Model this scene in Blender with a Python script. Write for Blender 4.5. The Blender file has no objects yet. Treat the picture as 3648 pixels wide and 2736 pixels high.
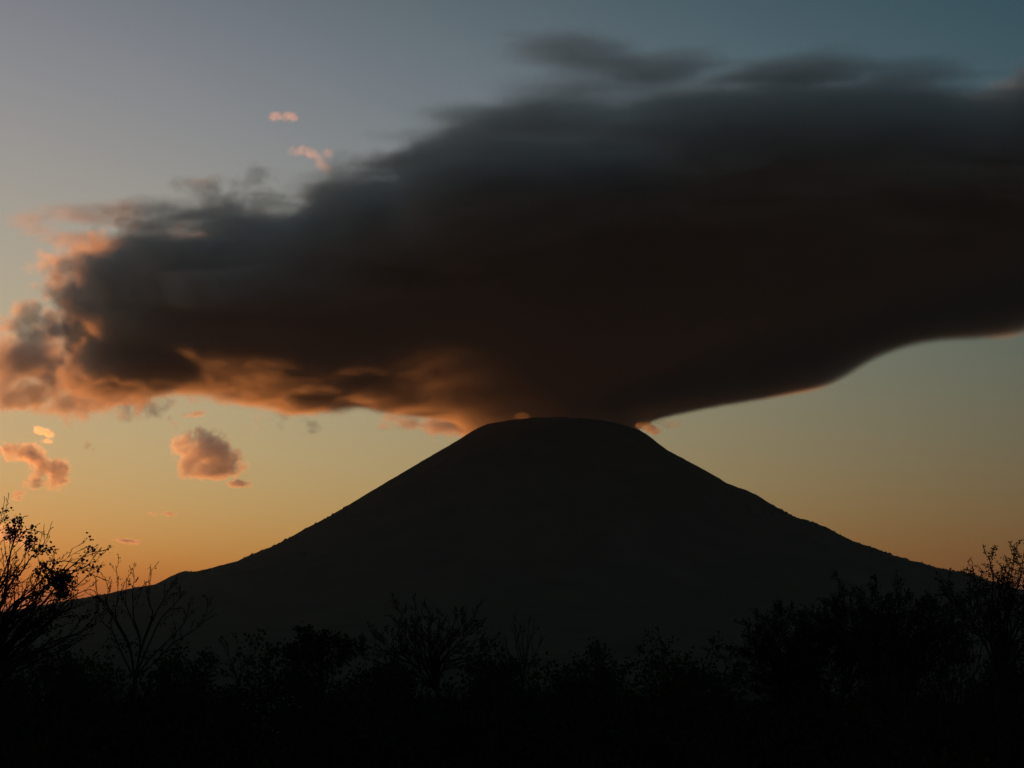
import bpy, bmesh, math, random
import numpy as np
from math import radians as R
from mathutils import Vector, Matrix, noise as mnoise

random.seed(7)
rng = np.random.default_rng(7)
sc = bpy.context.scene
COL = sc.collection

# ------------------------------------------------------------------ camera
PITCH = R(12.7)
FPX = 3912.0
EYE = 6.0
cam = bpy.data.objects.new('camera', bpy.data.cameras.new('camera'))
COL.objects.link(cam)
cam.data.sensor_width = 36
cam.data.lens = 36 * FPX / 3648
cam.data.clip_start = 0.1
cam.data.clip_end = 600000
cam.location = (0, 0, EYE)
cam.rotation_euler = (R(90) + PITCH, 0, 0)
sc.camera = cam

# ------------------------------------------------------------------ sky
SUN_EL, SUN_AZ = R(-1.6), R(-34)
w = bpy.data.worlds.new('World')
sc.world = w
w.use_nodes = True
nt = w.node_tree
bg = nt.nodes['Background']
bg.inputs['Strength'].default_value = 0.15
sky = nt.nodes.new('ShaderNodeTexSky')
sky.sky_type = 'NISHITA'
sky.sun_disc = False
sky.sun_elevation = SUN_EL
sky.sun_rotation = SUN_AZ
sky.altitude = 0
sky.air_density, sky.dust_density, sky.ozone_density = 1.0, 1.0, 2.0


def wn(t, **k):
    n = nt.nodes.new(t)
    for a, b in k.items():
        setattr(n, a, b)
    return n


def wset(sock, v):
    if isinstance(v, bpy.types.NodeSocket):
        nt.links.new(v, sock)
    else:
        sock.default_value = v


def wm(op, a, b=0.0, c=0.0):
    n = wn('ShaderNodeMath', operation=op)
    for i, v in enumerate((a, b, c)):
        wset(n.inputs[i], v)
    return n.outputs[0]


# dusk colouring of the clear air, multiplied onto the physical sky: a smooth function of the
# elevation e and of the turn t away from the sun (0 towards it), steady behind us
tc = wn('ShaderNodeTexCoord')
sx = wn('ShaderNodeSeparateXYZ')
nt.links.new(tc.outputs['Generated'], sx.inputs[0])
hx = wm('SQRT', wm('ADD', wm('MULTIPLY', sx.outputs[0], sx.outputs[0]),
                   wm('ADD', wm('MULTIPLY', sx.outputs[1], sx.outputs[1]), 1e-6)))
toward = wm('DIVIDE', wm('ADD', wm('MULTIPLY', sx.outputs[0], math.sin(SUN_AZ)),
                         wm('MULTIPLY', sx.outputs[1], math.cos(SUN_AZ))), hx)
ee = wm('ARCTANGENT', wm('DIVIDE', sx.outputs[2], hx))
e_ = wm('MINIMUM', wm('MAXIMUM', ee, 0.0), 0.56)
fade = wm('MINIMUM', wm('MAXIMUM', wm('MULTIPLY', wm('SUBTRACT', 1.45, ee), 1.25), 0.0), 1.0)
t_ = wm('MINIMUM', wm('SUBTRACT', 1.0, toward), 0.75)
t_ = wm('ADD', wm('MULTIPLY', wm('SUBTRACT', t_, 0.6), fade), 0.6)
SKYC = [[1.716, 1.253, 0.457], [4.766, 4.367, 2.96], [-4.34, -3.801, 1.463], [-0.204, -0.672, -0.351], [-3.312, -0.374, -0.673], [-5.918, -4.928, -2.539], [-1.065, -0.352, -0.12], [3.853, 3.471, -7.018]]
EXPOSURE = 1.3
KEXP = EXPOSURE * math.log(2) - 0.13
chan = []
for c in range(3):
    k = [row[c] for row in SKYC]
    v = wm('ADD', k[0] - KEXP, wm('MULTIPLY', e_, k[1]))
    v = wm('ADD', v, wm('MULTIPLY', wm('MULTIPLY', e_, e_), k[2]))
    v = wm('ADD', v, wm('MULTIPLY', t_, k[3]))
    v = wm('ADD', v, wm('MULTIPLY', wm('MULTIPLY', t_, e_), k[4]))
    v = wm('ADD', v, wm('MULTIPLY', wm('MULTIPLY', e_, wm('MULTIPLY', e_, e_)), k[5]))
    v = wm('ADD', v, wm('MULTIPLY', wm('MULTIPLY', t_, t_), k[6]))
    e2 = wm('MULTIPLY', e_, e_)
    v = wm('ADD', v, wm('MULTIPLY', wm('MULTIPLY', e2, e2), k[7]))
    chan.append(wm('POWER', math.e, v))
comb = wn('ShaderNodeCombineXYZ')
for i in range(3):
    nt.links.new(chan[i], comb.inputs[i])
mul = wn('ShaderNodeVectorMath', operation='MULTIPLY')
nt.links.new(sky.outputs[0], mul.inputs[0])
nt.links.new(comb.outputs[0], mul.inputs[1])
nt.links.new(mul.outputs[0], bg.inputs[0])

# ------------------------------------------------------------------ sun
# just below the horizon of the plain: it only reaches what stands above the
# shadow of the curved ground, the clouds
sun = bpy.data.objects.new('sun', bpy.data.lights.new('sun', 'SUN'))
COL.objects.link(sun)
sun.data.energy = 5.0
sun.data.angle = R(0.53)
sun.data.color = (1.0, 0.305, 0.07)
sd = Vector((math.sin(SUN_AZ) * math.cos(SUN_EL), math.cos(SUN_AZ) * math.cos(SUN_EL), math.sin(SUN_EL)))
sun.rotation_euler = (-sd).to_track_quat('-Z', 'Y').to_euler()
sun.location = (-200, 200, 300)

# ------------------------------------------------------------------ exposure, sampling
vs = sc.view_settings
vs.view_transform = 'Standard'
vs.look = 'None'
vs.gamma = 1.0
vs.use_curve_mapping = False
vs.exposure = EXPOSURE
cy = sc.cycles
cy.use_denoising = True
try:
    cy.denoiser = 'OPENIMAGEDENOISE'
except Exception:
    pass
cy.use_adaptive_sampling = True
cy.adaptive_threshold = 0.02
cy.max_bounces = 8
cy.diffuse_bounces = 3
cy.glossy_bounces = 1
cy.transmission_bounces = 2
cy.volume_bounces = 5
cy.transparent_max_bounces = 64
cy.volume_step_rate = 2.0
cy.volume_max_steps = 512


HAZE = 2.0e-5


# ------------------------------------------------------------------ helpers
def pix(px, py, Y):
    """the point that the photograph shows at (px, py), at distance Y along the view's heading"""
    dx, dy = (px - 1824) / FPX, (1368 - py) / FPX
    fy = math.cos(PITCH) - dy * math.sin(PITCH)
    fz = math.sin(PITCH) + dy * math.cos(PITCH)
    return Vector((dx * Y / fy, Y, EYE + fz * Y / fy))


def tag(o, label=None, cat=None, group=None, kind=None):
    if label:
        o['label'] = label
    if cat:
        o['category'] = cat
    if group:
        o['group'] = group
    if kind:
        o['kind'] = kind
    return o


def mesh_obj(name, verts, faces, mat, parent=None, smooth=True):
    me = bpy.data.meshes.new(name)
    me.from_pydata(verts, [], faces)
    me.update()
    if smooth:
        me.shade_smooth()
    if mat:
        me.materials.append(mat)
    o = bpy.data.objects.new(name, me)
    COL.objects.link(o)
    if parent:
        o.parent = parent
    return o


def surface_mat(name, c0, c1, scale, rough=0.9, detail=6.0, spec=0.0, coord='Object'):
    m = bpy.data.materials.new(name)
    m.use_nodes = True
    t = m.node_tree
    b = t.nodes['Principled BSDF']
    b.inputs['Roughness'].default_value = rough
    b.inputs['Specular IOR Level'].default_value = spec
    co = t.nodes.new('ShaderNodeTexCoord')
    n = t.nodes.new('ShaderNodeTexNoise')
    n.inputs['Scale'].default_value = scale
    n.inputs['Detail'].default_value = detail
    r = t.nodes.new('ShaderNodeValToRGB')
    r.color_ramp.elements[0].position, r.color_ramp.elements[1].position = 0.3, 0.7
    r.color_ramp.elements[0].color = (*c0, 1)
    r.color_ramp.elements[1].color = (*c1, 1)
    t.links.new(co.outputs[coord], n.inputs['Vector'])
    t.links.new(n.outputs['Fac'], r.inputs['Fac'])
    t.links.new(r.outputs['Color'], b.inputs['Base Color'])
    return m


# ------------------------------------------------------------------ ground: one sheet, curved like the Earth
M_ground = surface_mat('dry_earth', (0.022, 0.017, 0.012), (0.045, 0.036, 0.024), 0.25, 0.95)


def drop(r):
    """we stand on a rise: beyond the thicket the land falls to the plain"""
    t = min(1.0, max(0.0, (r - 62) / 700))
    return -95.0 * t * t * (3 - 2 * t)


radii = [0, 4, 8, 12, 16, 20, 25, 30, 36, 44, 54, 66, 80, 100, 130, 160, 200, 250, 310, 380, 460, 550, 650, 780, 1200, 2000, 3500, 5500, 8000,
         11000, 15000, 20000, 28000, 40000, 50000, 60000, 70000]
NA = 96
gv, gf = [(0, 0, 0)], []
for i, r in enumerate(radii[1:]):
    for k in range(NA):
        a = 2 * math.pi * k / NA
        x, y = r * math.cos(a), r * math.sin(a)
        z = -r * r / (2 * 6371000.0) + drop(r)
        if r < 300:
            z += 0.25 * mnoise.noise((x * .07, y * .07, 3.1)) * min(1, r / 15)
        gv.append((x, y, z))
for k in range(NA):
    gf.append((0, 1 + k, 1 + (k + 1) % NA))
for i in range(len(radii) - 2):
    for k in range(NA):
        a0 = 1 + i * NA
        gf.append((a0 + k, a0 + NA + k, a0 + NA + (k + 1) % NA, a0 + (k + 1) % NA))
tag(mesh_obj('ground', gv, gf, M_ground), kind='structure')

# ------------------------------------------------------------------ the volcano
D = 8500.0
CX = pix(1988, 1470, D).x
left = [(1988, 1512), (1900, 1514), (1820, 1519), (1750, 1527), (1690, 1540), (1600, 1572), (1500, 1630), (1400, 1690), (1300, 1752),
        (1240, 1788), (1160, 1835), (1060, 1890), (1000, 1925), (925, 1957), (880, 1980), (800, 2005), (745, 2020),
        (715, 2017), (690, 2024), (660, 2040), (620, 2062), (560, 2070), (480, 2090), (380, 2108), (300, 2125),
        (200, 2146), (100, 2160), (0, 2174), (-300, 2210), (-900, 2240), (-1700, 2252)]
right = [(1988, 1512), (2080, 1514), (2160, 1520), (2230, 1532), (2300, 1558), (2380, 1590), (2450, 1628), (2545, 1682), (2590, 1712),
         (2680, 1745), (2760, 1795), (2830, 1832), (2910, 1857), (2990, 1902), (3058, 1926), (3100, 1942), (3145, 1960),
         (3200, 1974), (3270, 1996), (3350, 2008), (3400, 2030), (3450, 2042), (3520, 2068), (3600, 2085),
         (3648, 2095), (3900, 2140), (4400, 2200), (5000, 2235), (5800, 2252)]


def prof(pts):
    rr, zz = [], []
    for px, py in pts:
        p = pix(px, py, D)
        rr.append(abs(p.x - CX))
        zz.append(p.z)
    return np.array(rr), np.array(zz)


LR, LZ = prof(left)
RR, RZ = prof(right)


TOP_Z = 1590.0       # the rim; the rest of the summit is lost in the cloud


def volcano_z(r, az):
    """height of the cone at radius r, azimuth az (0 = to the right, pi = to the left, -pi/2 = towards us)"""
    wr = 0.5 + 0.5 * np.tanh(2.2 * np.cos(az))
    z = wr * np.interp(r, RR, RZ) + (1 - wr) * np.interp(r, LR, LZ)
    front = np.clip(-np.sin(az) * 1.5, 0, 1) ** 1.5
    t = np.clip((r - 1900) / 3300, 0, 1)
    k = np.clip((r - 2600) / 5000, 0, 1)
    rim = TOP_Z
    return np.minimum(z * (1 - front * t * t * (3 - 2 * t)) - 100 * k * k * (3 - 2 * k), rim)


# the flanks nearer to us stand a little higher in the picture than the traced ones: lower the
# profiles until the skyline is the traced one
AZ, RG = np.meshgrid(np.linspace(-math.pi, math.pi, 240), np.linspace(0, 7600, 300))
ca, sa = math.cos(PITCH), math.sin(PITCH)
def skyline(px, half=25):
    sel = np.abs(PX - px) < half
    return PY[sel].min() if sel.any() else 9999.0


for it in range(4):
    zz = volcano_z(RG, AZ)
    X, Y, Z = CX + RG * np.cos(AZ), D + RG * np.sin(AZ), zz - EYE
    fwd, up = Y * ca + Z * sa, -Y * sa + Z * ca
    PX = np.where(fwd > 500, 1824 + FPX * X / np.maximum(fwd, 1), -1e9)
    PY = 1368 - FPX * up / np.maximum(fwd, 1)
    for pts, ZZ in ((left, LZ), (right, RZ)):
        px_ = np.array([q[0] for q in pts], float)
        e = np.array([(py - skyline(px)) if 1580 < py < 2240 and -10 < px < 3660 else np.nan for px, py in pts])
        good = ~np.isnan(e)
        o_ = np.argsort(px_[good])
        ex, ey = px_[good][o_], e[good][o_]
        for i, (px, py) in enumerate(pts):
            if py < 1560:
                continue
            w_ = np.exp(-((ex - px) / 260.0) ** 2) + 1e-9
            ZZ[i] = max(0.0, ZZ[i] - 0.5 * float((w_ * ey).sum() / w_.sum()) / FPX * D)
print('SKYLINE', [(px, round(py - skyline(px))) for px, py in left + right if 0 <= px <= 3648])

NR, NZ = 720, 300
rads = np.concatenate([[0], np.linspace(60, 4600, 250), np.linspace(4700, 7600, NZ - 251)])
vv, vf = [], []
for i, r in enumerate(rads):
    azs = 2 * math.pi * np.arange(NR) / NR
    zs = volcano_z(np.full(NR, r), azs)
    for k in range(NR):
        az, z = azs[k], float(zs[k])
        x, y = r * math.cos(az), r * math.sin(az)
        g = min(1, r / 900)
        # gullies that fan out down the flanks, then forest roughness
        z += 12 * g * mnoise.fractal((math.cos(az) * 9, math.sin(az) * 9, r * .0005), 1.0, 2.0, 3) * min(1, z / 500 + .2)
        z += 4.0 * mnoise.noise((x * .012, y * .012, 1.7)) + 3.0 * mnoise.noise((x * .035, y * .035, 5.2))
        vv.append((CX + x, D + y, z - 6))
for i in range(NZ - 1):
    for k in range(NR):
        k2 = (k + 1) % NR
        vf.append((i * NR + k, (i + 1) * NR + k, (i + 1) * NR + k2, i * NR + k2))
M_volcano = surface_mat('forested_flank', (0.030, 0.034, 0.022), (0.060, 0.058, 0.042), 0.004, 0.95)
volcano = mesh_obj('volcano', vv, vf, M_volcano)
tag(volcano, 'broad dark volcano cone whose summit is hidden in the huge cloud', 'volcano', kind='structure')


# ------------------------------------------------------------------ evening haze
HAZE_TOP = 1640.0
if HAZE:
    m = bpy.data.materials.new('thin_haze')
    m.use_nodes = True
    t = m.node_tree
    t.nodes.clear()
    out = t.nodes.new('ShaderNodeOutputMaterial')
    pv = t.nodes.new('ShaderNodeVolumePrincipled')
    pv.inputs['Color'].default_value = (1.0, .96, .94, 1)
    pv.inputs['Density'].default_value = HAZE
    pv.inputs['Anisotropy'].default_value = 0.0
    t.links.new(pv.outputs[0], out.inputs['Volume'])
    S, lo = 71500.0, -500.0
    hv = [(x, y, z) for z in (lo, HAZE_TOP) for y in (-S, S) for x in (-S, S)]
    hf = [(0, 2, 3, 1), (4, 5, 7, 6), (0, 1, 5, 4), (1, 3, 7, 5), (3, 2, 6, 7), (2, 0, 4, 6)]
    tag(mesh_obj('haze', hv, hf, m, smooth=False), kind='stuff')

# ------------------------------------------------------------------ clouds
class NB:
    """writes the same arithmetic into a shader tree or a geometry tree"""

    def __init__(self, tree):
        self.t = tree

    def new(self, typ, **k):
        n = self.t.nodes.new(typ)
        for a, b in k.items():
            setattr(n, a, b)
        return n

    def put(self, sock, v):
        if isinstance(v, bpy.types.NodeSocket):
            self.t.links.new(v, sock)
        else:
            sock.default_value = v

    def m(self, op, a, b=0.0, c=0.0, clamp=False):
        n = self.new('ShaderNodeMath', operation=op, use_clamp=clamp)
        for i, v in enumerate((a, b, c)):
            self.put(n.inputs[i], v)
        return n.outputs[0]

    def v(self, op, a, b=None, c=None, scale=None):
        n = self.new('ShaderNodeVectorMath', operation=op)
        self.put(n.inputs[0], a)
        if b is not None:
            self.put(n.inputs[1], b)
        if c is not None:
            self.put(n.inputs[2], c)
        if scale is not None:
            self.put(n.inputs['Scale'], scale)
        return n.outputs['Value' if op in ('LENGTH', 'DISTANCE', 'DOT_PRODUCT') else 'Vector']

    def xyz(self, a):
        n = self.new('ShaderNodeSeparateXYZ')
        self.put(n.inputs[0], a)
        return n.outputs

    def vec(self, x, y, z):
        n = self.new('ShaderNodeCombineXYZ')
        for i, q in enumerate((x, y, z)):
            self.put(n.inputs[i], q)
        return n.outputs[0]

    def noise(self, p, scale, detail, rough=0.5, dist=0.0):
        n = self.new('ShaderNodeTexNoise')
        self.put(n.inputs['Vector'], p)
        n.inputs['Scale'].default_value = scale
        n.inputs['Detail'].default_value = detail
        n.inputs['Roughness'].default_value = rough
        n.inputs['Distortion'].default_value = dist
        return n.outputs[0]

    def curve(self, x, pts, x0, x1, y0, y1):
        n = self.new('ShaderNodeFloatCurve')
        self.put(n.inputs['Value'], self.m('DIVIDE', self.m('SUBTRACT', x, x0), x1 - x0, clamp=True))
        cv = n.mapping.curves[0]
        q = [((a - x0) / (x1 - x0), (b - y0) / (y1 - y0)) for a, b in pts]
        while len(cv.points) < len(q):
            cv.points.new(0.5, 0.5)
        for p, (a, b) in zip(cv.points, q):
            p.location = (a, b)
            p.handle_type = 'AUTO_CLAMPED'
        n.mapping.update()
        return self.m('MULTIPLY_ADD', n.outputs[0], y1 - y0, y0)

    def step(self, x, a, b):
        n = self.new('ShaderNodeMapRange', interpolation_type='SMOOTHSTEP')
        self.put(n.inputs[0], x)
        self.put(n.inputs[1], a)
        self.put(n.inputs[2], b)
        n.inputs[3].default_value, n.inputs[4].default_value = 0, 1
        return n.outputs[0]

    def lobe(self, p, c, r, tilt=0.0):
        """1 - |q| of an ellipsoid at c with radii r (km), tilted in the picture plane"""
        d = self.v('SUBTRACT', p, c)
        if tilt:
            n = self.new('ShaderNodeVectorRotate', rotation_type='Y_AXIS')
            self.put(n.inputs['Vector'], d)
            n.inputs['Angle'].default_value = R(tilt)
            d = n.outputs[0]
        l = self.v('LENGTH', self.v('DIVIDE', d, r))
        return self.m('MULTIPLY', self.m('SUBTRACT', 1.0, l), min(r[0], r[2]))


def vapour_mat(name, colour, aniso):
    m = bpy.data.materials.new(name)
    m.use_nodes = True
    t = m.node_tree
    t.nodes.clear()
    out = t.nodes.new('ShaderNodeOutputMaterial')
    pv = t.nodes.new('ShaderNodeVolumePrincipled')
    pv.inputs['Color'].default_value = (*colour, 1)
    pv.inputs['Anisotropy'].default_value = aniso
    pv.inputs['Density'].default_value = 1.0
    t.links.new(pv.outputs[0], out.inputs['Volume'])
    return m


def skin_mat():
    """the thin outermost veil of a cloud: all but clear"""
    m = bpy.data.materials.new('cloud_veil')
    m.use_nodes = True
    t = m.node_tree
    t.nodes.clear()
    out = t.nodes.new('ShaderNodeOutputMaterial')
    tr = t.nodes.new('ShaderNodeBsdfTransparent')
    rgb = t.nodes.new('ShaderNodeRGB')
    rgb.outputs[0].default_value = (.997, .997, .997, 1)
    t.links.new(rgb.outputs[0], tr.inputs[0])
    t.links.new(tr.outputs[0], out.inputs['Surface'])
    return m


M_veil = skin_mat()  # added, all but invisible shell that only outlines each cloud; holds no vapour
M_scrap = vapour_mat('cloud_scrap_vapour', (.98, .98, .98), .5)
M_vapour = vapour_mat('cloud_vapour', (.92, .92, .92), .4)


def build_cloud(name, loc, field, box, voxel, density, label, group=None, mat=None, skin_voxel=None, skin_at=.06):
    """field(nb, p) -> how full of vapour the point p (km) is, 0 to 1; box in km round loc.
    The vapour is a density grid inside an added clear veil."""
    mat = mat or M_vapour

    def volume_cube(gb, vox, hull):
        pos = gb.new('GeometryNodeInputPosition')
        q = gb.v('SCALE', pos.outputs[0], scale=0.001)
        dens = field(gb, q)
        vc = gb.new('GeometryNodeVolumeCube')
        gb.put(vc.inputs['Density'], dens if hull else gb.m('MULTIPLY', dens, density))
        vc.inputs['Min'].default_value = [c[0] * 1000 for c in box]
        vc.inputs['Max'].default_value = [c[1] * 1000 for c in box]
        for ax, c in zip(('Resolution X', 'Resolution Y', 'Resolution Z'), box):
            vc.inputs[ax].default_value = max(4, int((c[1] - c[0]) * 1000 / vox))
        return vc.outputs[0]

    g = bpy.data.node_groups.new(name + '_veil', 'GeometryNodeTree')
    g.interface.new_socket('Geometry', in_out='OUTPUT', socket_type='NodeSocketGeometry')
    gb = NB(g)
    vm = gb.new('GeometryNodeVolumeToMesh')
    g.links.new(volume_cube(gb, skin_voxel or voxel * 2, True), vm.inputs[0])
    vm.inputs['Threshold'].default_value = skin_at
    go = gb.new('NodeGroupOutput')
    g.links.new(vm.outputs[0], go.inputs[0])
    tmp = bpy.data.objects.new('tmp', bpy.data.meshes.new('tmp'))
    COL.objects.link(tmp)
    md = tmp.modifiers.new('g', 'NODES')
    md.node_group = g
    dg = bpy.context.evaluated_depsgraph_get()
    dg.update()
    me = bpy.data.meshes.new_from_object(tmp.evaluated_get(dg))
    bpy.data.objects.remove(tmp)
    bpy.data.node_groups.remove(g)
    me.name = name
    me.materials.clear()
    me.materials.append(M_veil)
    o = bpy.data.objects.new(name, me)
    COL.objects.link(o)
    o.location = loc
    g = bpy.data.node_groups.new(name + '_vapour', 'GeometryNodeTree')
    g.interface.new_socket('Geometry', in_out='OUTPUT', socket_type='NodeSocketGeometry')
    gb = NB(g)
    go = gb.new('NodeGroupOutput')
    sm = gb.new('GeometryNodeSetMaterial')
    sm.inputs['Material'].default_value = mat
    g.links.new(volume_cube(gb, voxel, False), sm.inputs[0])
    g.links.new(sm.outputs[0], go.inputs[0])
    vd = bpy.data.volumes.new('vapour')
    vd.materials.append(mat)
    vo = bpy.data.objects.new('vapour', vd)
    COL.objects.link(vo)
    vo.parent = o
    md = vo.modifiers.new('vapour', 'NODES')
    md.node_group = g
    print('CLOUD', name, len(me.vertices), len(me.polygons))
    return tag(o, label, 'cloud', group, 'thing')


def layer_z(x, y, z0):
    """height (km) of the cloud layer over (x, y): it climbs to the right and towards us"""
    t = min(1.0, max(0.0, (x + .6) / 1.3))
    return z0 + .032 * max(0, x + .6) + (.016 + .045 * t * t * (3 - 2 * t)) * (8.5 - y)


def on_layer(px, py, z0):
    """where the line of sight through a photo pixel meets the layer (km)"""
    p = pix(px, py, 1000.0)
    k = 6.0
    for _ in range(40):
        k = layer_z(p.x * k / 1000, k, z0) * 1000 / p.z
    return p.x * k / 1000, k


# --- the great cap cloud: a thick sheet at the height of the summit that spreads from behind the
# volcano towards us, so that its near edge stands high in the sky; built on its plan (x, y in km)
CO = Vector((0, 0, 2160.0))
near = [(240, 1170), (300, 1050), (390, 950), (520, 865), (680, 815), (840, 795), (980, 785), (1130, 760), (1300, 705),
        (1480, 620), (1650, 530), (1850, 495), (2050, 495), (2250, 475), (2450, 415), (2600, 365),
        (2750, 335), (2900, 335), (3050, 348), (3300, 385), (3500, 412), (3640, 432)]
far = [(130, 1390), (230, 1452), (340, 1466), (480, 1464), (600, 1445), (720, 1432), (850, 1462), (1000, 1488),
       (1110, 1508), (1270, 1506), (1400, 1526), (1550, 1548), (1620, 1562), (1700, 1630), (1850, 1662), (2100, 1660), (2230, 1610), (2310, 1566), (2400, 1543), (2500, 1522),
       (2620, 1500), (2740, 1478), (2860, 1452), (2950, 1404), (3040, 1350), (3200, 1295), (3400, 1273), (3520, 1263), (3650, 1200)]
NEAR = sorted(on_layer(a, b, 2.13) for a, b in near) + [(2.7, 4.7), (3.4, 5.0), (4.0, 5.4)]
FAR = sorted(on_layer(a, b, 1.80) for a, b in far)
FAR += [(FAR[-1][0] + .25, FAR[-1][1] - .5), (4.0, 5.3)]
NEAR = [(FAR[0][0], FAR[0][1] - .02)] + [q for q in NEAR if q[0] > FAR[0][0] + .2]
X0, X1 = FAR[0][0], 4.0
# (x, y, rx, rz, tilt, distance) from photo pixels: puffs of the ragged left end, and the thin streaks of the near edge
PUFFS = [(330, 925, 170, 66, 12, 7.5), (460, 930, 90, 70, 30, 7.4), (620, 915, 150, 76, 20, 7.2), (240, 1060, 140, 66, -28, 7.9),
         (90, 1110, 120, 80, 25, 8.2), (170, 1180, 120, 70, 0, 8.4), (25, 1300, 90, 110, 0, 9.2),
         (40, 1400, 110, 64, 0, 9.3), (180, 1290, 180, 110, 0, 9.0), (160, 1390, 150, 70, 10, 9.2),
         (300, 1436, 230, 50, 0, 9.3), (985, 1492, 60, 36, 10, 9.6), (1095, 1504, 46, 26, 0, 9.6),
         (1590, 1515, 120, 26, 0, 9.8)]
STREAKS = [(640, 770, 460, 40, 0), (130, 800, 110, 26, 10), (300, 775, 200, 24, -4), (330, 860, 190, 24, -4), (1330, 650, 270, 50, 3),
           (1210, 600, 80, 26, 20), (1700, 510, 320, 60, -4), (1780, 430, 320, 66, -4), (2000, 350, 360, 74, 6),
           (2060, 200, 320, 56, -6), (2320, 275, 300, 62, 12), (2450, 400, 340, 60, 6), (2800, 290, 340, 74, 12),
           (3270, 255, 240, 34, 0), (3100, 350, 420, 70, 6)]


def cap_field(nb, p):
    x, y, z = nb.xyz(p)[:3]
    big = nb.noise(nb.v('MULTIPLY', p, (1, 1, 1.5)), .9, 7, .58, .3)
    big = nb.m('SUBTRACT', big, .5)
    fine = nb.m('SUBTRACT', nb.noise(nb.v('MULTIPLY', p, (1, 1, 1.2)), 3.2, 6, .6, .4), .5)
    tiny = nb.m('SUBTRACT', nb.noise(p, 9.0, 4, .6, .3), .5)
    yn = nb.curve(x, NEAR, X0, X1, 3.0, 12.0)
    yf = nb.curve(x, FAR, X0, X1, 3.0, 12.0)
    yc = nb.m('MULTIPLY', nb.m('ADD', yn, yf), .5)
    hy = nb.m('MAXIMUM', nb.m('MULTIPLY', nb.m('SUBTRACT', yf, yn), .5), .02)
    hz = nb.m('MINIMUM', .5, nb.m('MULTIPLY', hy, .8))
    lift = nb.m('MULTIPLY_ADD', nb.m('MAXIMUM', nb.m('ADD', x, .6), 0.0), .032, nb.m('MULTIPLY', nb.m('SUBTRACT', 8.5, y), nb.m('MULTIPLY_ADD', nb.step(x, -.6, .7), .045, .016)))
    u = nb.m('DIVIDE', nb.m('SUBTRACT', z, lift), hz)
    v = nb.m('DIVIDE', nb.m('SUBTRACT', y, yc), hy)
    uu, vv_ = nb.m('MULTIPLY', u, u), nb.m('MULTIPLY', v, v)
    ss = nb.m('ADD', nb.m('ADD', uu, vv_), 1e-5)
    ln = nb.m('DIVIDE', nb.m('ADD', nb.m('MULTIPLY', uu, hz), nb.m('MULTIPLY', vv_, hy)), ss)
    q4 = nb.m('POWER', nb.m('ADD', nb.m('POWER', nb.m('ABSOLUTE', u), 2.6), nb.m('POWER', nb.m('ABSOLUTE', v), 3.4)), .37)
    f = nb.m('MULTIPLY', ln, nb.m('SUBTRACT', 1.0, q4))
    pf = None
    for px, py, rx, rz, tilt, Y in PUFFS:
        c = (pix(px, py, Y * 1000) - CO) / 1000
        k = Y / FPX
        l = nb.lobe(p, c, (rx * k, max(rz, rx * .7) * k, rz * k), tilt)
        pf = l if pf is None else nb.m('MAXIMUM', pf, l)
    pf = nb.m('MULTIPLY_ADD', tiny, .34, nb.m('MULTIPLY_ADD', fine, .6, pf))
    streaky = nb.m('SUBTRACT', nb.noise(nb.v('MULTIPLY', p, (.36, 2.0, 2.0)), 2.6, 7, .62, .5), .5)
    soft = nb.m('MULTIPLY', nb.step(v, .1, -1.0), nb.step(x, -3.4, -1.0))        # the near edge is drawn out thin
    left_end = nb.step(x, -.3, -1.9)
    flat = nb.m('MULTIPLY', nb.step(u, .2, -.5), nb.step(x, -3.3, -2.2))
    under = nb.m('MULTIPLY', nb.step(u, .2, -.5), nb.step(x, -1.6, .2))         # the underside is smooth on the right
    amp = nb.m('SUBTRACT', nb.m('SUBTRACT', nb.m('MULTIPLY_ADD', left_end, .5, nb.m('MULTIPLY_ADD', soft, -.1, .42)), nb.m('MULTIPLY', flat, .17)), nb.m('MULTIPLY', under, .22))
    f = nb.m('ADD', nb.m('MULTIPLY_ADD', big, amp, f), -.02)
    busy = nb.m('MULTIPLY_ADD', flat, -.85, 1.0)
    f = nb.m('MULTIPLY_ADD', fine, nb.m('MULTIPLY', busy, nb.m('MULTIPLY_ADD', left_end, 1.3, .14)), f)
    f = nb.m('MULTIPLY_ADD', tiny, nb.m('MULTIPLY', busy, nb.m('MULTIPLY_ADD', left_end, .8, .14)), f)
    # the left part has a level top, like a shelf
    lid = nb.m('ADD', nb.m('SUBTRACT', nb.m('MULTIPLY_ADD', fine, .5, .34), nb.m('SUBTRACT', z, lift)), nb.m('MULTIPLY', nb.step(x, -1.3, -.2), 2.0))
    f = nb.m('SMOOTH_MIN', f, lid, .1)
    # the wind tears the near edge into tongues
    edge = nb.m('MULTIPLY', nb.step(v, -.35, -.95), nb.step(x, -3.4, -1.2))
    f = nb.m('MULTIPLY_ADD', nb.m('MINIMUM', nb.m('SUBTRACT', streaky, .04), 0.0), nb.m('MULTIPLY', edge, 5.0), f)
    f = nb.m('SMOOTH_MAX', f, pf, .05)
    body = nb.step(f, 0.0, nb.m('MULTIPLY_ADD', soft, .06, .13))
    st = None
    for px, py, rx, rz, tilt in STREAKS:
        Y = on_layer(px, py, 2.16)[1]
        c = (pix(px, py, Y * 1000) - CO) / 1000
        k = Y / FPX
        l = nb.m('DIVIDE', nb.lobe(p, c, (rx * k, .16, rz * k), tilt), .5 * rz * k)     # 1 at the heart, 0 at the rim
        st = l if st is None else nb.m('MAXIMUM', st, l)
    wn_ = nb.noise(nb.v('MULTIPLY', p, (.34, 2.0, 2.0)), 4.2, 8, .62, .5)
    st = nb.m('ADD', st, nb.m('MULTIPLY_ADD', wn_, 7.0, -3.25))
    base = nb.step(z, (HAZE_TOP + 4 - 2160) / 1000, -.46)
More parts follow.
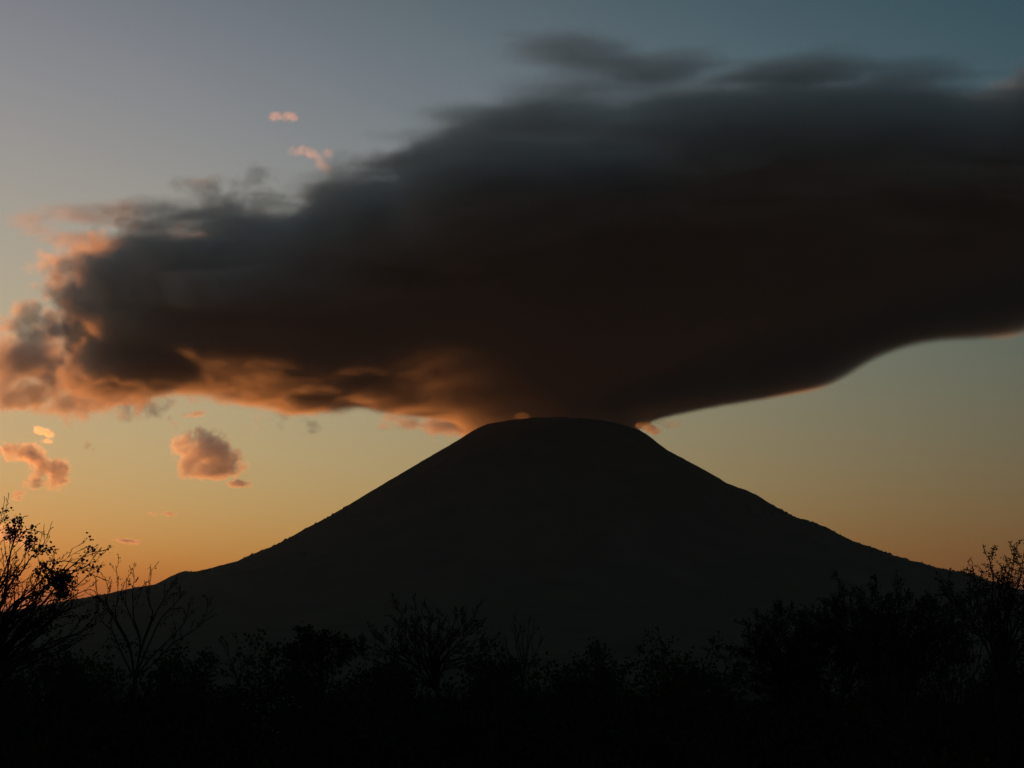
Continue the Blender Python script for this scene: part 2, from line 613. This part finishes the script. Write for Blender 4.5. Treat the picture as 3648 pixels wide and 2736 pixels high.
    thin = nb.m('MULTIPLY_ADD', nb.step(x, -1.2, -3.2), -.3, 1.0)
    return nb.m('MULTIPLY', nb.m('MULTIPLY', base, thin), nb.m('MAXIMUM', body, nb.m('MULTIPLY', nb.step(st, 0.0, 1.5), .6)))


if True:
    build_cloud('cap_cloud', CO, cap_field, ((X0 - .9, X1 + .1), (3.4, 11.0), (-.95, 1.3)), 23, 0.013,
                'huge dark cloud bank spread over the volcano summit, glowing orange underneath')


def small_cloud(name, lobes, Y, rough, label, group=None, density=.02, thin=1.0, vox=None, seed=0.0):
    """lobes: (x, y, rx, rz, tilt) in photo pixels; built at distance Y km with real depth"""
    for px, py, rx, rz, tilt in lobes:             # all of it above the layer of haze
        q = pix(px, py + 1.1 * max(rz, .5 * rx * abs(math.sin(R(tilt)))), 1000.0)
        Y = max(Y, (HAZE_TOP + 10) / q.z)
    k = Y / FPX
    xs = [l[0] for l in lobes]
    ys = [l[1] for l in lobes]
    o = pix(sum(xs) / len(xs), sum(ys) / len(ys), Y * 1000)
    ls = []
    size = max(max(l[2], l[3]) for l in lobes) * k
    for i, (px, py, rx, rz, tilt) in enumerate(lobes):
        c = (pix(px, py, Y * 1000) - o) / 1000
        ls.append((Vector((c.x, .25 * size * math.sin(i * 2.3 + seed), c.z)), (rx * k, max(rz, .75 * rx) * k, rz * k), tilt))
    rmin = sum(min(l[2], l[3]) for l in lobes) / len(lobes) * k

    def field(nb, p):
        pp = nb.v('ADD', p, (seed * 3.1, seed, seed * 1.7))
        n1 = nb.m('SUBTRACT', nb.noise(pp, .6 / rmin, 7, .7, .3), .5)
        f = None
        for c, r, tilt in ls:
            l = nb.lobe(p, c, r, tilt)
            f = l if f is None else nb.m('SMOOTH_MAX', f, l, .3 * rmin)
        f = nb.m('MULTIPLY_ADD', n1, rough * 3.4 * rmin, f)
        return nb.m('MULTIPLY', nb.step(f, 0.0, .38 * rmin), thin)

    m = 1.35
    box = []
    for ax in range(3):
        lo = min(c[ax] - max(r) * m for c, r, t in ls)
        hi = max(c[ax] + max(r) * m for c, r, t in ls)
        box.append((lo, hi))
    ext = max(b[1] - b[0] for b in box)
    vox = vox or max(6.0, ext * 1000 / 110)
    return build_cloud(name, o, field, box, vox, density, label, group, M_scrap, skin_voxel=vox * 1.2)


small_cloud('cumulus_cloud', [(735, 1600, 88, 62, 0), (690, 1640, 55, 62, 0), (790, 1640, 80, 62, 0), (745, 1668, 100, 40, 0),
                              (750, 1560, 45, 35, 0), (660, 1585, 32, 50, 0), (640, 1600, 18, 36, 0), (690, 1690, 45, 22, 0)], 10.5, 1.2,
            'round puffy orange-grey cloud floating alone left of the volcano', density=.009, seed=1.3)
small_cloud('ragged_cloud', [(75, 1610, 72, 36, -8), (150, 1655, 80, 30, -35), (40, 1612, 40, 34, 0), (205, 1690, 36, 55, -20),
                             (130, 1720, 28, 22, 0), (120, 1690, 20, 26, 0)], 10.5, 1.35,
            'ragged orange and brown cloud near the left edge, tail hanging down', density=.010, seed=2.2)
small_cloud('cloud_tuft', [(150, 1536, 34, 18, -15), (178, 1548, 24, 13, -20), (163, 1570, 26, 11, 0)], 16, 1.0,
            'small bright orange cloud tuft just above the ragged cloud', density=.007, seed=2.9)
small_cloud('cloud_tuft', [(845, 1722, 44, 16, -4), (890, 1725, 14, 14, 0)], 10.5, 1.0,
            'flat orange-grey cloud scrap under the round puffy cloud', density=.014, seed=.9)
small_cloud('cloud_tuft', [(70, 1757, 26, 12, 10), (65, 1776, 20, 9, 0)], 8.6, 1.0,
            'small grey cloud scrap below the ragged cloud, above the treetop', density=.012, seed=3.7)
small_cloud('cloud_tuft', [(545, 1830, 18, 7, -8)], 8.0, .9, 'smaller of two tiny grey cloud flecks in the orange sky',
            density=.012, seed=4.1)
small_cloud('cloud_tuft', [(602, 1831, 26, 8, -8)], 8.0, .9, 'larger of two tiny grey cloud flecks in the orange sky',
            density=.014, seed=4.6)
small_cloud('cloud_tuft', [(455, 1928, 40, 10, -6), (485, 1930, 16, 12, 0)], 15.0, .9,
            'dim pinkish cloud sliver low above the small bare tree', density=.010, seed=5.2)
small_cloud('cloud_tuft', [(45, 1905, 60, 34, -10), (95, 1935, 34, 20, 0)], 8.6, .9,
            'purplish cloud low down behind the branches of the left tree', density=.006, seed=6.3)
small_cloud('cloud_tuft', [(985, 414, 36, 18, 0), (1035, 416, 32, 20, 0)], 8.0, 1.0,
            'small pink cloud alone in the blue-grey sky, high above the cloud bank', density=.0022, seed=7.1)
small_cloud('cloud_tuft', [(1055, 535, 34, 22, 0), (1110, 555, 50, 20, -25), (1165, 545, 30, 20, 0), (1150, 590, 40, 24, -20)], 8.0, 1.0,
            'pink wisp at the tip of the dark upper cloud streak', density=.0012, seed=8.4)
small_cloud('cloud_tuft', [(700, 1474, 40, 12, 8), (665, 1482, 20, 8, 0)], 9.2, 1.0,
            'thin orange cloud wisp right under the lit cloud base', density=.010, seed=9.0)
small_cloud('cloud_tuft', [(606, 1490, 12, 10, 0), (612, 1505, 12, 7, -20)], 9.2, 1.0,
            'tiny orange cloud speck below the cloud base, above the round puffy cloud', density=.008, seed=9.9)
small_cloud('cloud_tuft', [(312, 1588, 16, 18, 0), (330, 1600, 10, 8, 0)], 10.5, 1.1,
            'faint orange cloud speck between the ragged and the round cloud', density=.005, seed=10.6)
small_cloud('summit_cloud', [(1860, 1486, 34, 20, 0), (1842, 1498, 20, 14, 0), (1885, 1498, 18, 12, 0)], 7.3, .7,
            'small red-lit cloud clinging to the dark volcano summit', density=.0022, seed=11.2)
small_cloud('summit_cloud', [(2318, 1528, 34, 20, -25), (2340, 1535, 20, 12, 0), (2290, 1512, 30, 18, 0)], 8.4, .7,
            'small dark cloud on the right shoulder of the volcano summit', density=.02, seed=12.5)
small_cloud('cloud_tuft', [(2395, 1512, 44, 14, 8), (2360, 1505, 30, 10, 0)], 8.9, 1.0,
            'faint pinkish wisp under the cloud base right of the summit', density=.0025, seed=13.1)


# ------------------------------------------------------------------ vegetation
M_bark = surface_mat('bark', (0.016, 0.014, 0.012), (0.034, 0.029, 0.024), 6.0, 0.95)
M_leaf = surface_mat('dark_leaf', (0.016, 0.022, 0.010), (0.032, 0.042, 0.018), 1.5, 0.8)
M_pod = surface_mat('dry_pod', (0.02, 0.014, 0.010), (0.034, 0.024, 0.016), 8.0, 0.9)
M_blossom = surface_mat('pale_blossom', (0.16, 0.17, 0.15), (0.3, 0.31, 0.28), 6.0, 0.7)
M_canopy = surface_mat('far_canopy', (0.022, 0.028, 0.016), (0.045, 0.052, 0.030), 0.02, 0.95)


class Wood:
    """collects tapered round branches, leaves and pods in one mesh"""

    def __init__(self):
        self.v, self.f = [], []

    def tube(self, pts, rad, sides=4):
        base = len(self.v)
        n = len(pts)
        for i, p in enumerate(pts):
            d = (pts[min(i + 1, n - 1)] - pts[max(i - 1, 0)])
            if d.length < 1e-9:
                d = Vector((0, 0, 1))
            d.normalize()
            a = d.orthogonal().normalized()
            b = d.cross(a)
            for k in range(sides):
                t = 2 * math.pi * k / sides
                self.v.append(p + (a * math.cos(t) + b * math.sin(t)) * rad[i])
        for i in range(n - 1):
            for k in range(sides):
                k2 = (k + 1) % sides
                self.f.append((base + i * sides + k, base + i * sides + k2, base + (i + 1) * sides + k2, base + (i + 1) * sides + k))
        self.f.append(tuple(base + (n - 1) * sides + k for k in range(sides)))

    def leaf(self, p, d, size, wide=.45):
        d = d.normalized()
        a = d.orthogonal().normalized()
        a = Matrix.Rotation(random.uniform(0, 6.28), 3, d) @ a
        up = d.cross(a)
        i = len(self.v)
        self.v += [p, p + d * size * .5 + a * size * wide + up * size * .08, p + d * size - up * size * .12,
                   p + d * size * .5 - a * size * wide + up * size * .08]
        self.f += [(i, i + 1, i + 2), (i, i + 2, i + 3)]

    def ball(self, p, r):
        i = len(self.v)
        self.v += [p + Vector(q) * r for q in ((1, 0, 0), (-1, 0, 0), (0, 1, 0), (0, -1, 0), (0, 0, 1.5), (0, 0, -1.5))]
        self.f += [(i + a, i + b, i + c) for a, b, c in ((0, 2, 4), (2, 1, 4), (1, 3, 4), (3, 0, 4), (2, 0, 5), (1, 2, 5), (3, 1, 5), (0, 3, 5))]

    def build(self, name, mat, parent):
        return mesh_obj(name, self.v, self.f, mat, parent, smooth=False)


def rnd(s=1.0):
    return Vector((random.gauss(0, s), random.gauss(0, s), random.gauss(0, s)))


def spline(pts, n):
    """a smooth run of n points through pts"""
    out = []
    m = len(pts) - 1
    for i in range(n):
        t = i / (n - 1) * m
        k = min(int(t), m - 1)
        u = t - k
        p0, p1, p2, p3 = pts[max(k - 1, 0)], pts[k], pts[k + 1], pts[min(k + 2, m)]
        out.append(.5 * ((2 * p1) + (p2 - p0) * u + (2 * p0 - 5 * p1 + 4 * p2 - p3) * u * u + (3 * p1 - p0 - 3 * p2 + p3) * u ** 3))
    return out


def grow(wd, p, d, L, r, depth, st, tips):
    """one branch with its side branches; st: style"""
    n = 5
    pts, rad = [p.copy()], [r]
    d = d.normalized()
    curl = rnd(st.get('curl', .1))
    for i in range(n):
        d = (d + curl * .5 + rnd(st['wig']) + Vector((0, 0, st['up']))).normalized()
        p = p + d * (L / n)
        pts.append(p.copy())
        rad.append(max(st['rmin'], r * (1 - .75 * (i + 1) / n)))
    if depth == 0 and st.get('hook') and random.random() < st['hook']:
        for i in range(4):                                  # tips that bend over
            d = (d + Vector((random.gauss(0, .15), random.gauss(0, .15), -.55))).normalized()
            p = p + d * L * .12
            pts.append(p.copy())
            rad.append(st['rmin'])
    wd.tube(pts, rad, 5 if r > .03 else 3)
    side(wd, pts, rad, L, depth, st, tips)
    tips.append((p, d, depth))


def side(wd, pts, rad, L, depth, st, tips, first=.25):
    if depth <= 0:
        return
    k = st['kids'] if depth > 1 else st['twigs']
    k = max(1, int(k * random.uniform(.7, 1.3)))
    n = len(pts) - 1
    for j in range(k):
        t = first + (1 - first) * (j + random.random()) / k
        i = min(n - 1, int(t * n))
        q = pts[i].lerp(pts[i + 1], t * n - i)
        ax = (pts[i + 1] - pts[i]).normalized()
        o = ax.orthogonal().normalized()
        o = Matrix.Rotation(random.uniform(0, 6.28), 3, ax) @ o
        o.y *= .8
        ang = st['ang'] * random.uniform(.7, 1.3)
        dd = ax * math.cos(ang) + o * math.sin(ang)
        grow(wd, q, dd, L * st['ratio'] * random.uniform(.6, 1.2) * (1.15 - .5 * t), max(st['rmin'], rad[i] * .6), depth - 1, st, tips)


BARE = dict(wig=.09, up=.05, rmin=.007, ang=.55, ratio=.48, kids=5, twigs=5, curl=.06)


def tree(name, label, Y, base_px, limbs, trunk_r, st, cat='tree', group=None, leafy=0.0, leaf_size=.09, leaf_n=9, clumps=(),
         pods=0.0, depth=2, spread=.5, limb_r=None, base_x=None):
    """a tree at distance Y: trunk from the ground below base_px up to base_px, then traced limbs (photo pixels) with
    branches and twigs of their own"""
    fork = pix(base_px[0], base_px[1], Y)
    foot = Vector((fork.x if base_x is None else pix(base_x, 2250, Y).x, Y + .3, 0.0))
    root = bpy.data.objects.new(name, None)
    COL.objects.link(root)
    root.location = foot
    tag(root, label, cat, group, 'thing')
    root.empty_display_size = .3
    w0 = Wood()
    mid = foot.lerp(fork, .5) + Vector((random.gauss(0, .12), random.gauss(0, .12), 0))
    pts = spline([foot - Vector((0, 0, .1)), mid, fork], 9)
    w0.tube([p - foot for p in pts], [trunk_r * (1.35 - .6 * i / 8) for i in range(9)], 8)
    w0.build('trunk', M_bark, root)
    pod, fol = Wood(), Wood()
    for li, lb in enumerate(limbs):
        wd, tips = Wood(), []
        off = random.uniform(-1, 1) * spread
        raw = [fork.copy()] + [pix(px, py, Y + off * (i + 1) / len(lb)) for i, (px, py) in enumerate(lb)]
        pts = spline(raw, 4 + 3 * len(lb))
        L = sum((a - b).length for a, b in zip(pts, pts[1:]))
        r0 = limb_r or trunk_r * .5
        rad = [max(st['rmin'] * 1.3, r0 * (1 - .9 * (i / (len(pts) - 1)) ** .7)) for i in range(len(pts))]
        wd.tube(pts, rad, 6)
        side(wd, pts, rad, L, depth, st, tips, first=st.get('first', .2))
        tips.append((pts[-1], pts[-1] - pts[-2], 0))
        wd.v = [p - foot for p in wd.v]
        wd.build('limb', M_bark, root)
        for p, d, dp in tips:
            if dp == 0:
                if pods and random.random() < pods:
                    for _ in range(random.randint(1, 3)):
                        pod.ball(p - foot + Vector((random.gauss(0, .03), random.gauss(0, .03), -random.uniform(.02, .12))), random.uniform(.012, .024))
                lf = leafy
                for c in clumps:
                    if (p - pix(c[0], c[1], p.y)).length < c[2] * Y / FPX:
                        lf = 1.0
                if random.random() < lf:
                    for _ in range(leaf_n):
                        fol.leaf(p - foot + rnd(leaf_size * .8) - d * random.uniform(0, .1), d + rnd(.7) + Vector((0, 0, -.2)), leaf_size * random.uniform(.6, 1.3))
    if fol.v:
        fol.build('foliage', M_leaf, root)
    if pod.v:
        tag(pod.build('seed_pods', M_pod, root), kind='stuff')
    return root


def fan(cx, top, bottom, half, n, jit=22):
    """n limbs that open into a rounded crown"""
    out = []
    for i in range(n):
        u = max(-.97, min(.97, -1 + 2 * (i + .5) / n + random.gauss(0, .06)))
        h = math.sqrt(1 - abs(u) ** 2.4) * random.uniform(.8, 1.02)
        tx, ty = cx + u * half + random.gauss(0, jit * .5), bottom + (top - bottom) * max(.25, h)
        bx = cx + u * half * .25
        out.append([(bx + random.gauss(0, 8), bottom + (ty - bottom) * .35 + random.gauss(0, 8)),
                    (bx * .35 + tx * .65 + random.gauss(0, 12), bottom + (ty - bottom) * .7), (tx, ty)])
    return out


random.seed(11)
# --- left edge: the tall tree whose branches fan out to the right
L_LIMBS = [
    [(-40, 2200), (0, 2050), (-10, 1920), (0, 1815), (8, 1794), (29, 1781)],
    [(-30, 2220), (20, 2080), (40, 1950), (62, 1860), (108, 1823), (134, 1818)],
    [(0, 2150), (50, 2030), (90, 1989), (127, 1931), (159, 1903), (183, 1868)],
    [(0, 2240), (47, 2127), (127, 2062), (203, 1985), (224, 1955), (268, 1937), (291, 1895)],
    [(20, 2260), (108, 2150), (174, 2055), (246, 2000), (300, 1955), (340, 1923), (358, 1911)],
    [(50, 2270), (145, 2150), (217, 2060), (260, 2015), (311, 1980), (344, 1968), (366, 1945)],
    [(80, 2290), (180, 2200), (250, 2150), (286, 2127), (284, 2073), (307, 2047), (311, 2018)],
    [(60, 2310), (150, 2230), (231, 2150), (268, 2104), (325, 2068), (366, 2057)],
    [(40, 2380), (127, 2310), (235, 2256), (307, 2232), (362, 2190), (388, 2160)],
    [(-20, 2180), (-10, 2060), (20, 1990), (50, 1900), (60, 1870)],
    [(-50, 2250), (-20, 2120), (30, 2030), (90, 1950), (105, 1915)],
    [(-20, 2280), (60, 2200), (120, 2110), (160, 2000), (175, 1955)],
    [(0, 2330), (90, 2270), (170, 2180), (220, 2110), (246, 2075)],
    [(-40, 2300), (20, 2190), (70, 2110), (140, 2040), (190, 2040)],
    [(-90, 2230), (-60, 2080), (-40, 1960), (-20, 1880)],
    [(20, 2400), (100, 2370), (190, 2320), (270, 2290), (330, 2250)],
]
L_LIMBS = [[(-40 + (a + 40) * .90, 2480 + (b - 2480) * .90) for a, b in lb] for lb in L_LIMBS]
for lb in list(L_LIMBS):                      # the many thinner limbs between the traced ones
    for _ in range(2):
        sh, k = random.gauss(-35, 30), random.uniform(.62, .92)
        L_LIMBS.append([(-40 + (a + 40) * k + sh + random.gauss(0, 7), 2480 + (b - 2480) * k * random.uniform(.95, 1.0) + random.gauss(0, 7)) for a, b in lb])
tree('tree', 'tall branching tree with leaf tufts at the left edge, black against the orange sky', 30.0, (-40, 2480), L_LIMBS, .13,
     dict(BARE, wig=.06, up=.02, ang=.5, ratio=.21, kids=10, twigs=5, curl=.05, rmin=.0075, first=.15), leafy=.06, leaf_size=.085, leaf_n=7,
     clumps=[(36, 1837, 34), (50, 1872, 26), (100, 1912, 34), (60, 1915, 24), (160, 1957, 28), (145, 2033, 26), (190, 2050, 24),
             (218, 2056, 24), (246, 2084, 22), (225, 2110, 20), (20, 1900, 22), (120, 1965, 24)], spread=1.6, limb_r=.05)
# --- the small bare tree beside it
tree('tree', 'slender bare tree with hooked pod-hung twig tips, standing right of the tall left tree', 38.0, (480, 2420), [
    [(461, 2310), (404, 2204), (365, 2150), (347, 2117), (341, 2052)],
    [(461, 2310), (410, 2200), (380, 2150), (385, 2100), (374, 2055)],
    [(462, 2300), (412, 2200), (418, 2140), (420, 2080), (413, 2015)],
    [(500, 2290), (477, 2204), (474, 2150), (472, 2106), (478, 2060), (472, 2024)],
    [(500, 2300), (476, 2220), (450, 2160), (448, 2110), (452, 2060)],
    [(505, 2300), (543, 2193), (530, 2150), (526, 2110), (537, 2060), (540, 2028)],
    [(505, 2310), (548, 2200), (580, 2140), (598, 2110), (613, 2075)],
    [(520, 2320), (570, 2210), (615, 2160), (640, 2130), (646, 2105)],
    [(530, 2350), (591, 2290), (651, 2225), (668, 2190), (673, 2150)],
    [(540, 2370), (620, 2290), (690, 2245), (732, 2204), (740, 2135)],
    [(440, 2340), (400, 2250), (370, 2220), (350, 2180), (345, 2150)],
], .085, dict(BARE, ang=.6, ratio=.17, kids=9, twigs=4, hook=.5, up=.09, rmin=.008, first=.35), pods=.45, spread=.8, limb_r=.04, leafy=.02, leaf_size=.05)
# --- low saplings at the left
tree('tree', 'low bare sapling between the slender bare tree and the leafy dome tree', 42.0, (850, 2450), fan(850, 2255, 2440, 120, 7), .05,
     dict(BARE, ratio=.3, kids=4, twigs=3, up=.08), spread=.6, limb_r=.02, leafy=.08)
tree('tree', 'dark low tree under the branches of the tall left tree', 26.0, (120, 2560), fan(120, 2330, 2540, 260, 9), .07,
     dict(BARE, ratio=.36, kids=5, twigs=5, up=.05), spread=1.0, limb_r=.025, leafy=.4, leaf_size=.08, leaf_n=6)
# --- the leafy dome and the wide bare tree in front of the volcano
tree('tree', 'dense dark leafy dome-crowned tree just left of the wide bare tree', 52.0, (1140, 2400), fan(1140, 2272, 2395, 150, 9, 12), .12,
     dict(BARE, ratio=.42, kids=6, twigs=5, up=.03), spread=1.2, limb_r=.05, leafy=1.0, leaf_size=.16, leaf_n=12)
tree('tree', 'wide bare many-limbed tree standing before the middle of the volcano', 46.0, (1560, 2470), fan(1530, 2165, 2430, 245, 20), .16,
     dict(BARE, ratio=.32, kids=7, twigs=5, up=.07, rmin=.009, ang=.6), spread=1.6, limb_r=.055, leafy=.05, leaf_size=.07, depth=3)
tree('tree', 'narrow bare tree close to the right side of the wide bare tree', 50.0, (1860, 2450), fan(1865, 2185, 2430, 90, 9), .09,
     dict(BARE, ratio=.3, kids=5, twigs=4, up=.10, rmin=.009), spread=.8, limb_r=.035, leafy=.03, leaf_size=.07)
# --- the thicket of trees on the right
tree('tree', 'lowest outer tree of the right-hand thicket, its twigs reaching towards the volcano', 40.0, (2790, 2500), fan(2800, 2190, 2480, 200, 20), .10,
     dict(BARE, ratio=.34, kids=8, twigs=5, up=.05, rmin=.007, wig=.12, ang=.65), spread=1.4, limb_r=.035, leafy=.4, leaf_size=.075, leaf_n=4, depth=3)
tree('tree', 'twiggy tree second from the volcano in the right-hand thicket', 38.0, (3000, 2480), fan(3030, 2120, 2460, 190, 20), .10,
     dict(BARE, ratio=.34, kids=8, twigs=5, up=.05, rmin=.007, wig=.12, ang=.65), spread=1.4, limb_r=.035, leafy=.4, leaf_size=.075, leaf_n=4, depth=3)
tree('tree', 'twiggy tree of the right-hand thicket right below the volcano foot', 36.0, (3230, 2480), fan(3250, 2130, 2460, 200, 20), .10,
     dict(BARE, ratio=.34, kids=8, twigs=5, up=.05, rmin=.007, wig=.12, ang=.65), spread=1.4, limb_r=.035, leafy=.4, leaf_size=.075, leaf_n=4, depth=3)
R_LIMBS = [
    [(3530, 2250), (3500, 2120), (3470, 2070), (3455, 2020), (3450, 1990)],
    [(3540, 2240), (3520, 2110), (3525, 2050), (3515, 1990), (3506, 1955)],
    [(3550, 2240), (3540, 2120), (3560, 2050), (3590, 1990), (3600, 1955)],
    [(3570, 2240), (3590, 2120), (3620, 2040), (3630, 1960), (3640, 1905)],
    [(3590, 2250), (3640, 2130), (3680, 2030), (3700, 1930), (3690, 1880)],
    [(3520, 2260), (3460, 2180), (3440, 2110), (3440, 2070)],
    [(3510, 2270), (3440, 2200), (3390, 2120), (3370, 2080), (3360, 2050)],
    [(3600, 2260), (3640, 2180), (3650, 2110), (3620, 2060)],
    [(3560, 2250), (3570, 2150), (3575, 2080), (3570, 2030)],
    [(3610, 2280), (3700, 2180), (3760, 2080), (3790, 1960)],
    [(3540, 2280), (3500, 2200), (3490, 2140), (3500, 2080)],
]
R_LIMBS = [[(a + 15, 2420 + (b - 2420) * .94) for a, b in lb] for lb in R_LIMBS]
for lb in list(R_LIMBS):
    sh, k = random.gauss(10, 35), random.uniform(.7, .95)
    R_LIMBS.append([(3565 + (a - 3560) * 1.05 + sh + random.gauss(0, 8), 2420 + (b - 2420) * k + random.gauss(0, 8)) for a, b in lb])
tree('tree', 'pod-hung crooked tree at the right edge, rising above the skyline', 31.0, (3560, 2420), R_LIMBS, .11, dict(BARE, wig=.16, ang=.75, ratio=.2, kids=12, twigs=8, curl=.2, up=.04, rmin=.008, hook=.3), pods=.3, spread=1.2, limb_r=.04,
     leafy=.25, leaf_size=.06, leaf_n=4)
tree('tree', 'dark full tree in the lower right corner under the pod-hung tree', 27.0, (3400, 2700), fan(3400, 2180, 2680, 300, 18), .09,
     dict(BARE, ratio=.34, kids=6, twigs=5, up=.06), spread=1.4, limb_r=.03, leafy=.45, leaf_size=.08, leaf_n=6)


# --- the black thicket: shrubs, copied
def shrub(label, h, wd_, seed, group):
    random.seed(seed)
    root = bpy.data.objects.new('shrub', None)
    COL.objects.link(root)
    tag(root, label, 'shrub', group, 'thing')
    stems, fol, tips = Wood(), Wood(), []
    st = dict(BARE, ratio=.5, kids=5, twigs=4, up=.04, rmin=.004, wig=.12)
    for i in range(9):
        a = 2 * math.pi * i / 9 + random.gauss(0, .2)
        tilt = random.uniform(.1, .75) * wd_ / h
        grow(stems, Vector((.1 * math.cos(a), .1 * math.sin(a), -.05)), Vector((tilt * math.cos(a), tilt * math.sin(a), 1)), h * random.uniform(.6, .95),
             .03, 2, st, tips)
    for p, d, dp in tips:
        for _ in range(8 if p.z > .25 * h else 5):
            fol.leaf(p + rnd(.14), d + rnd(.8), random.uniform(.08, .2))
    stems.build('stems', M_bark, root)
    fol.build('foliage', M_leaf, root)
    return root


def copy_tree(o):
    c = o.copy()
    COL.objects.link(c)
    for ch in [q for q in bpy.data.objects if q.parent == o]:
        d = ch.copy()
        COL.objects.link(d)
        d.parent = c
    return c


GRP = 'black shrubs of the foreground thicket'
protos = [shrub('black leafy shrub in the dark foreground thicket', 4.2, 2.6, 21, GRP),
          shrub('black leafy shrub in the dark foreground thicket', 3.6, 3.0, 22, GRP),
          shrub('black leafy shrub in the dark foreground thicket', 4.8, 2.4, 23, GRP)]
random.seed(5)
spots = []
for row, (Y, step_, zs) in enumerate(((19, 2.1, .70), (23, 2.5, .80), (28, 2.9, .9), (34, 3.3, .98), (41, 3.8, 1.02), (49, 4.4, 1.05), (58, 5.2, 1.1), (68, 6.0, 1.1))):
    half = Y * .50 + 1
    x = -half + random.uniform(0, step_)
    while x < half:
        spots.append((x + random.gauss(0, .4), Y + random.gauss(0, 1.0), zs * random.uniform(.82, 1.08)))
        x += step_
for i, (x, y, k) in enumerate(spots):
    pr = protos[i % 3]
    o = pr if i < 3 else copy_tree(pr)
    o.location = (x, y, drop(math.hypot(x, y)))
    o.rotation_euler = (0, 0, random.uniform(0, 6.28))
    o.scale = (k, k, k)

# --- low growth that hides the earth between the shrubs
ug = Wood()
random.seed(41)
for i in range(9000):
    y = 13 * (120 / 13) ** random.random()
    x = random.uniform(-.56, .56) * y + random.gauss(0, 1)
    c = Vector((x, y, drop(math.hypot(x, y))))
    h = random.uniform(.35, .9) * (1 + y / 200)
    for _ in range(6):
        d = Vector((random.gauss(0, .6), random.gauss(0, .6), 1))
        ug.leaf(c + Vector((random.gauss(0, .3), random.gauss(0, .3), -.05)) * (1 + y / 120), d, h * random.uniform(.6, 1.3), .22)
tag(ug.build('undergrowth', M_leaf, None), kind='stuff')

# --- pale blossoms on one shrub
fs = shrub('dark shrub dotted with small pale blossoms, below the leafy dome tree', 3.0, 2.6, 31, None)
fs.name = 'blossoming_shrub'
p = pix(900, 2560, 18.0)
fs.location = (p.x, 18.0, 0)
bl = Wood()
random.seed(32)
for (px, py) in [(870, 2400), (910, 2395), (935, 2425), (960, 2440), (990, 2435), (950, 2465), (920, 2475), (1040, 2490), (1010, 2485), (985, 2500),
                 (970, 2515), (1070, 2520), (960, 2535), (1040, 2510), (880, 2515), (905, 2420), (930, 2448), (975, 2525), (945, 2555), (910, 2585),
                 (950, 2590), (975, 2600), (915, 2530), (990, 2455), (865, 2445), (885, 2462)]:
    for _ in range(3):
        q = pix(px + random.gauss(0, 9), py + random.gauss(0, 6), 17.3 + random.gauss(0, .3))
        for _k in range(4):
            bl.leaf(q - fs.location, Vector((random.gauss(0, 1), -.6, random.uniform(-.2, 1))), random.uniform(.016, .03), .4)
tag(bl.build('blossoms', M_blossom, fs), kind='stuff')

# --- far woodland: the plain up to the volcano and its lower flanks
fw_v, fw_f = [], []
ico = bmesh.new()
bmesh.ops.create_icosphere(ico, subdivisions=1, radius=1)
iv = [v.co.copy() for v in ico.verts]
iff = [tuple(v.index for v in f.verts) for f in ico.faces]
ico.free()
random.seed(9)


def canopy(x, y, z, r):
    b = len(fw_v)
    s3 = (r * random.uniform(.8, 1.25), r * random.uniform(.8, 1.25), r * random.uniform(.7, 1.2))
    for q in iv:
        k = random.uniform(.7, 1.2)
        fw_v.append((x + q.x * s3[0] * k, y + q.y * s3[1] * k, z + q.z * s3[2] * k))
    for f in iff:
        fw_f.append((b + f[0], b + f[1], b + f[2]))


for i in range(4200):
    u = random.random()
    y = 240 * (3600 / 240) ** u
    x = random.uniform(-.52, .52) * y
    canopy(x, y, drop(math.hypot(x, y)) + 1.2, random.uniform(2.4, 4.2) * (1 + y / 2500))
for i in range(4200):
    az = random.choice((0.0, math.pi)) + random.gauss(-.12, .35) * random.choice((1, 1))
    r = random.uniform(1500, 4600)
    z = float(volcano_z(np.array(r), np.array(az)))
    if z > 900 or z < -60:
        continue
    canopy(CX + r * math.cos(az), D + r * math.sin(az), z - 4, random.uniform(5, 11))
tag(mesh_obj('forest', fw_v, fw_f, M_canopy, smooth=True), kind='stuff')
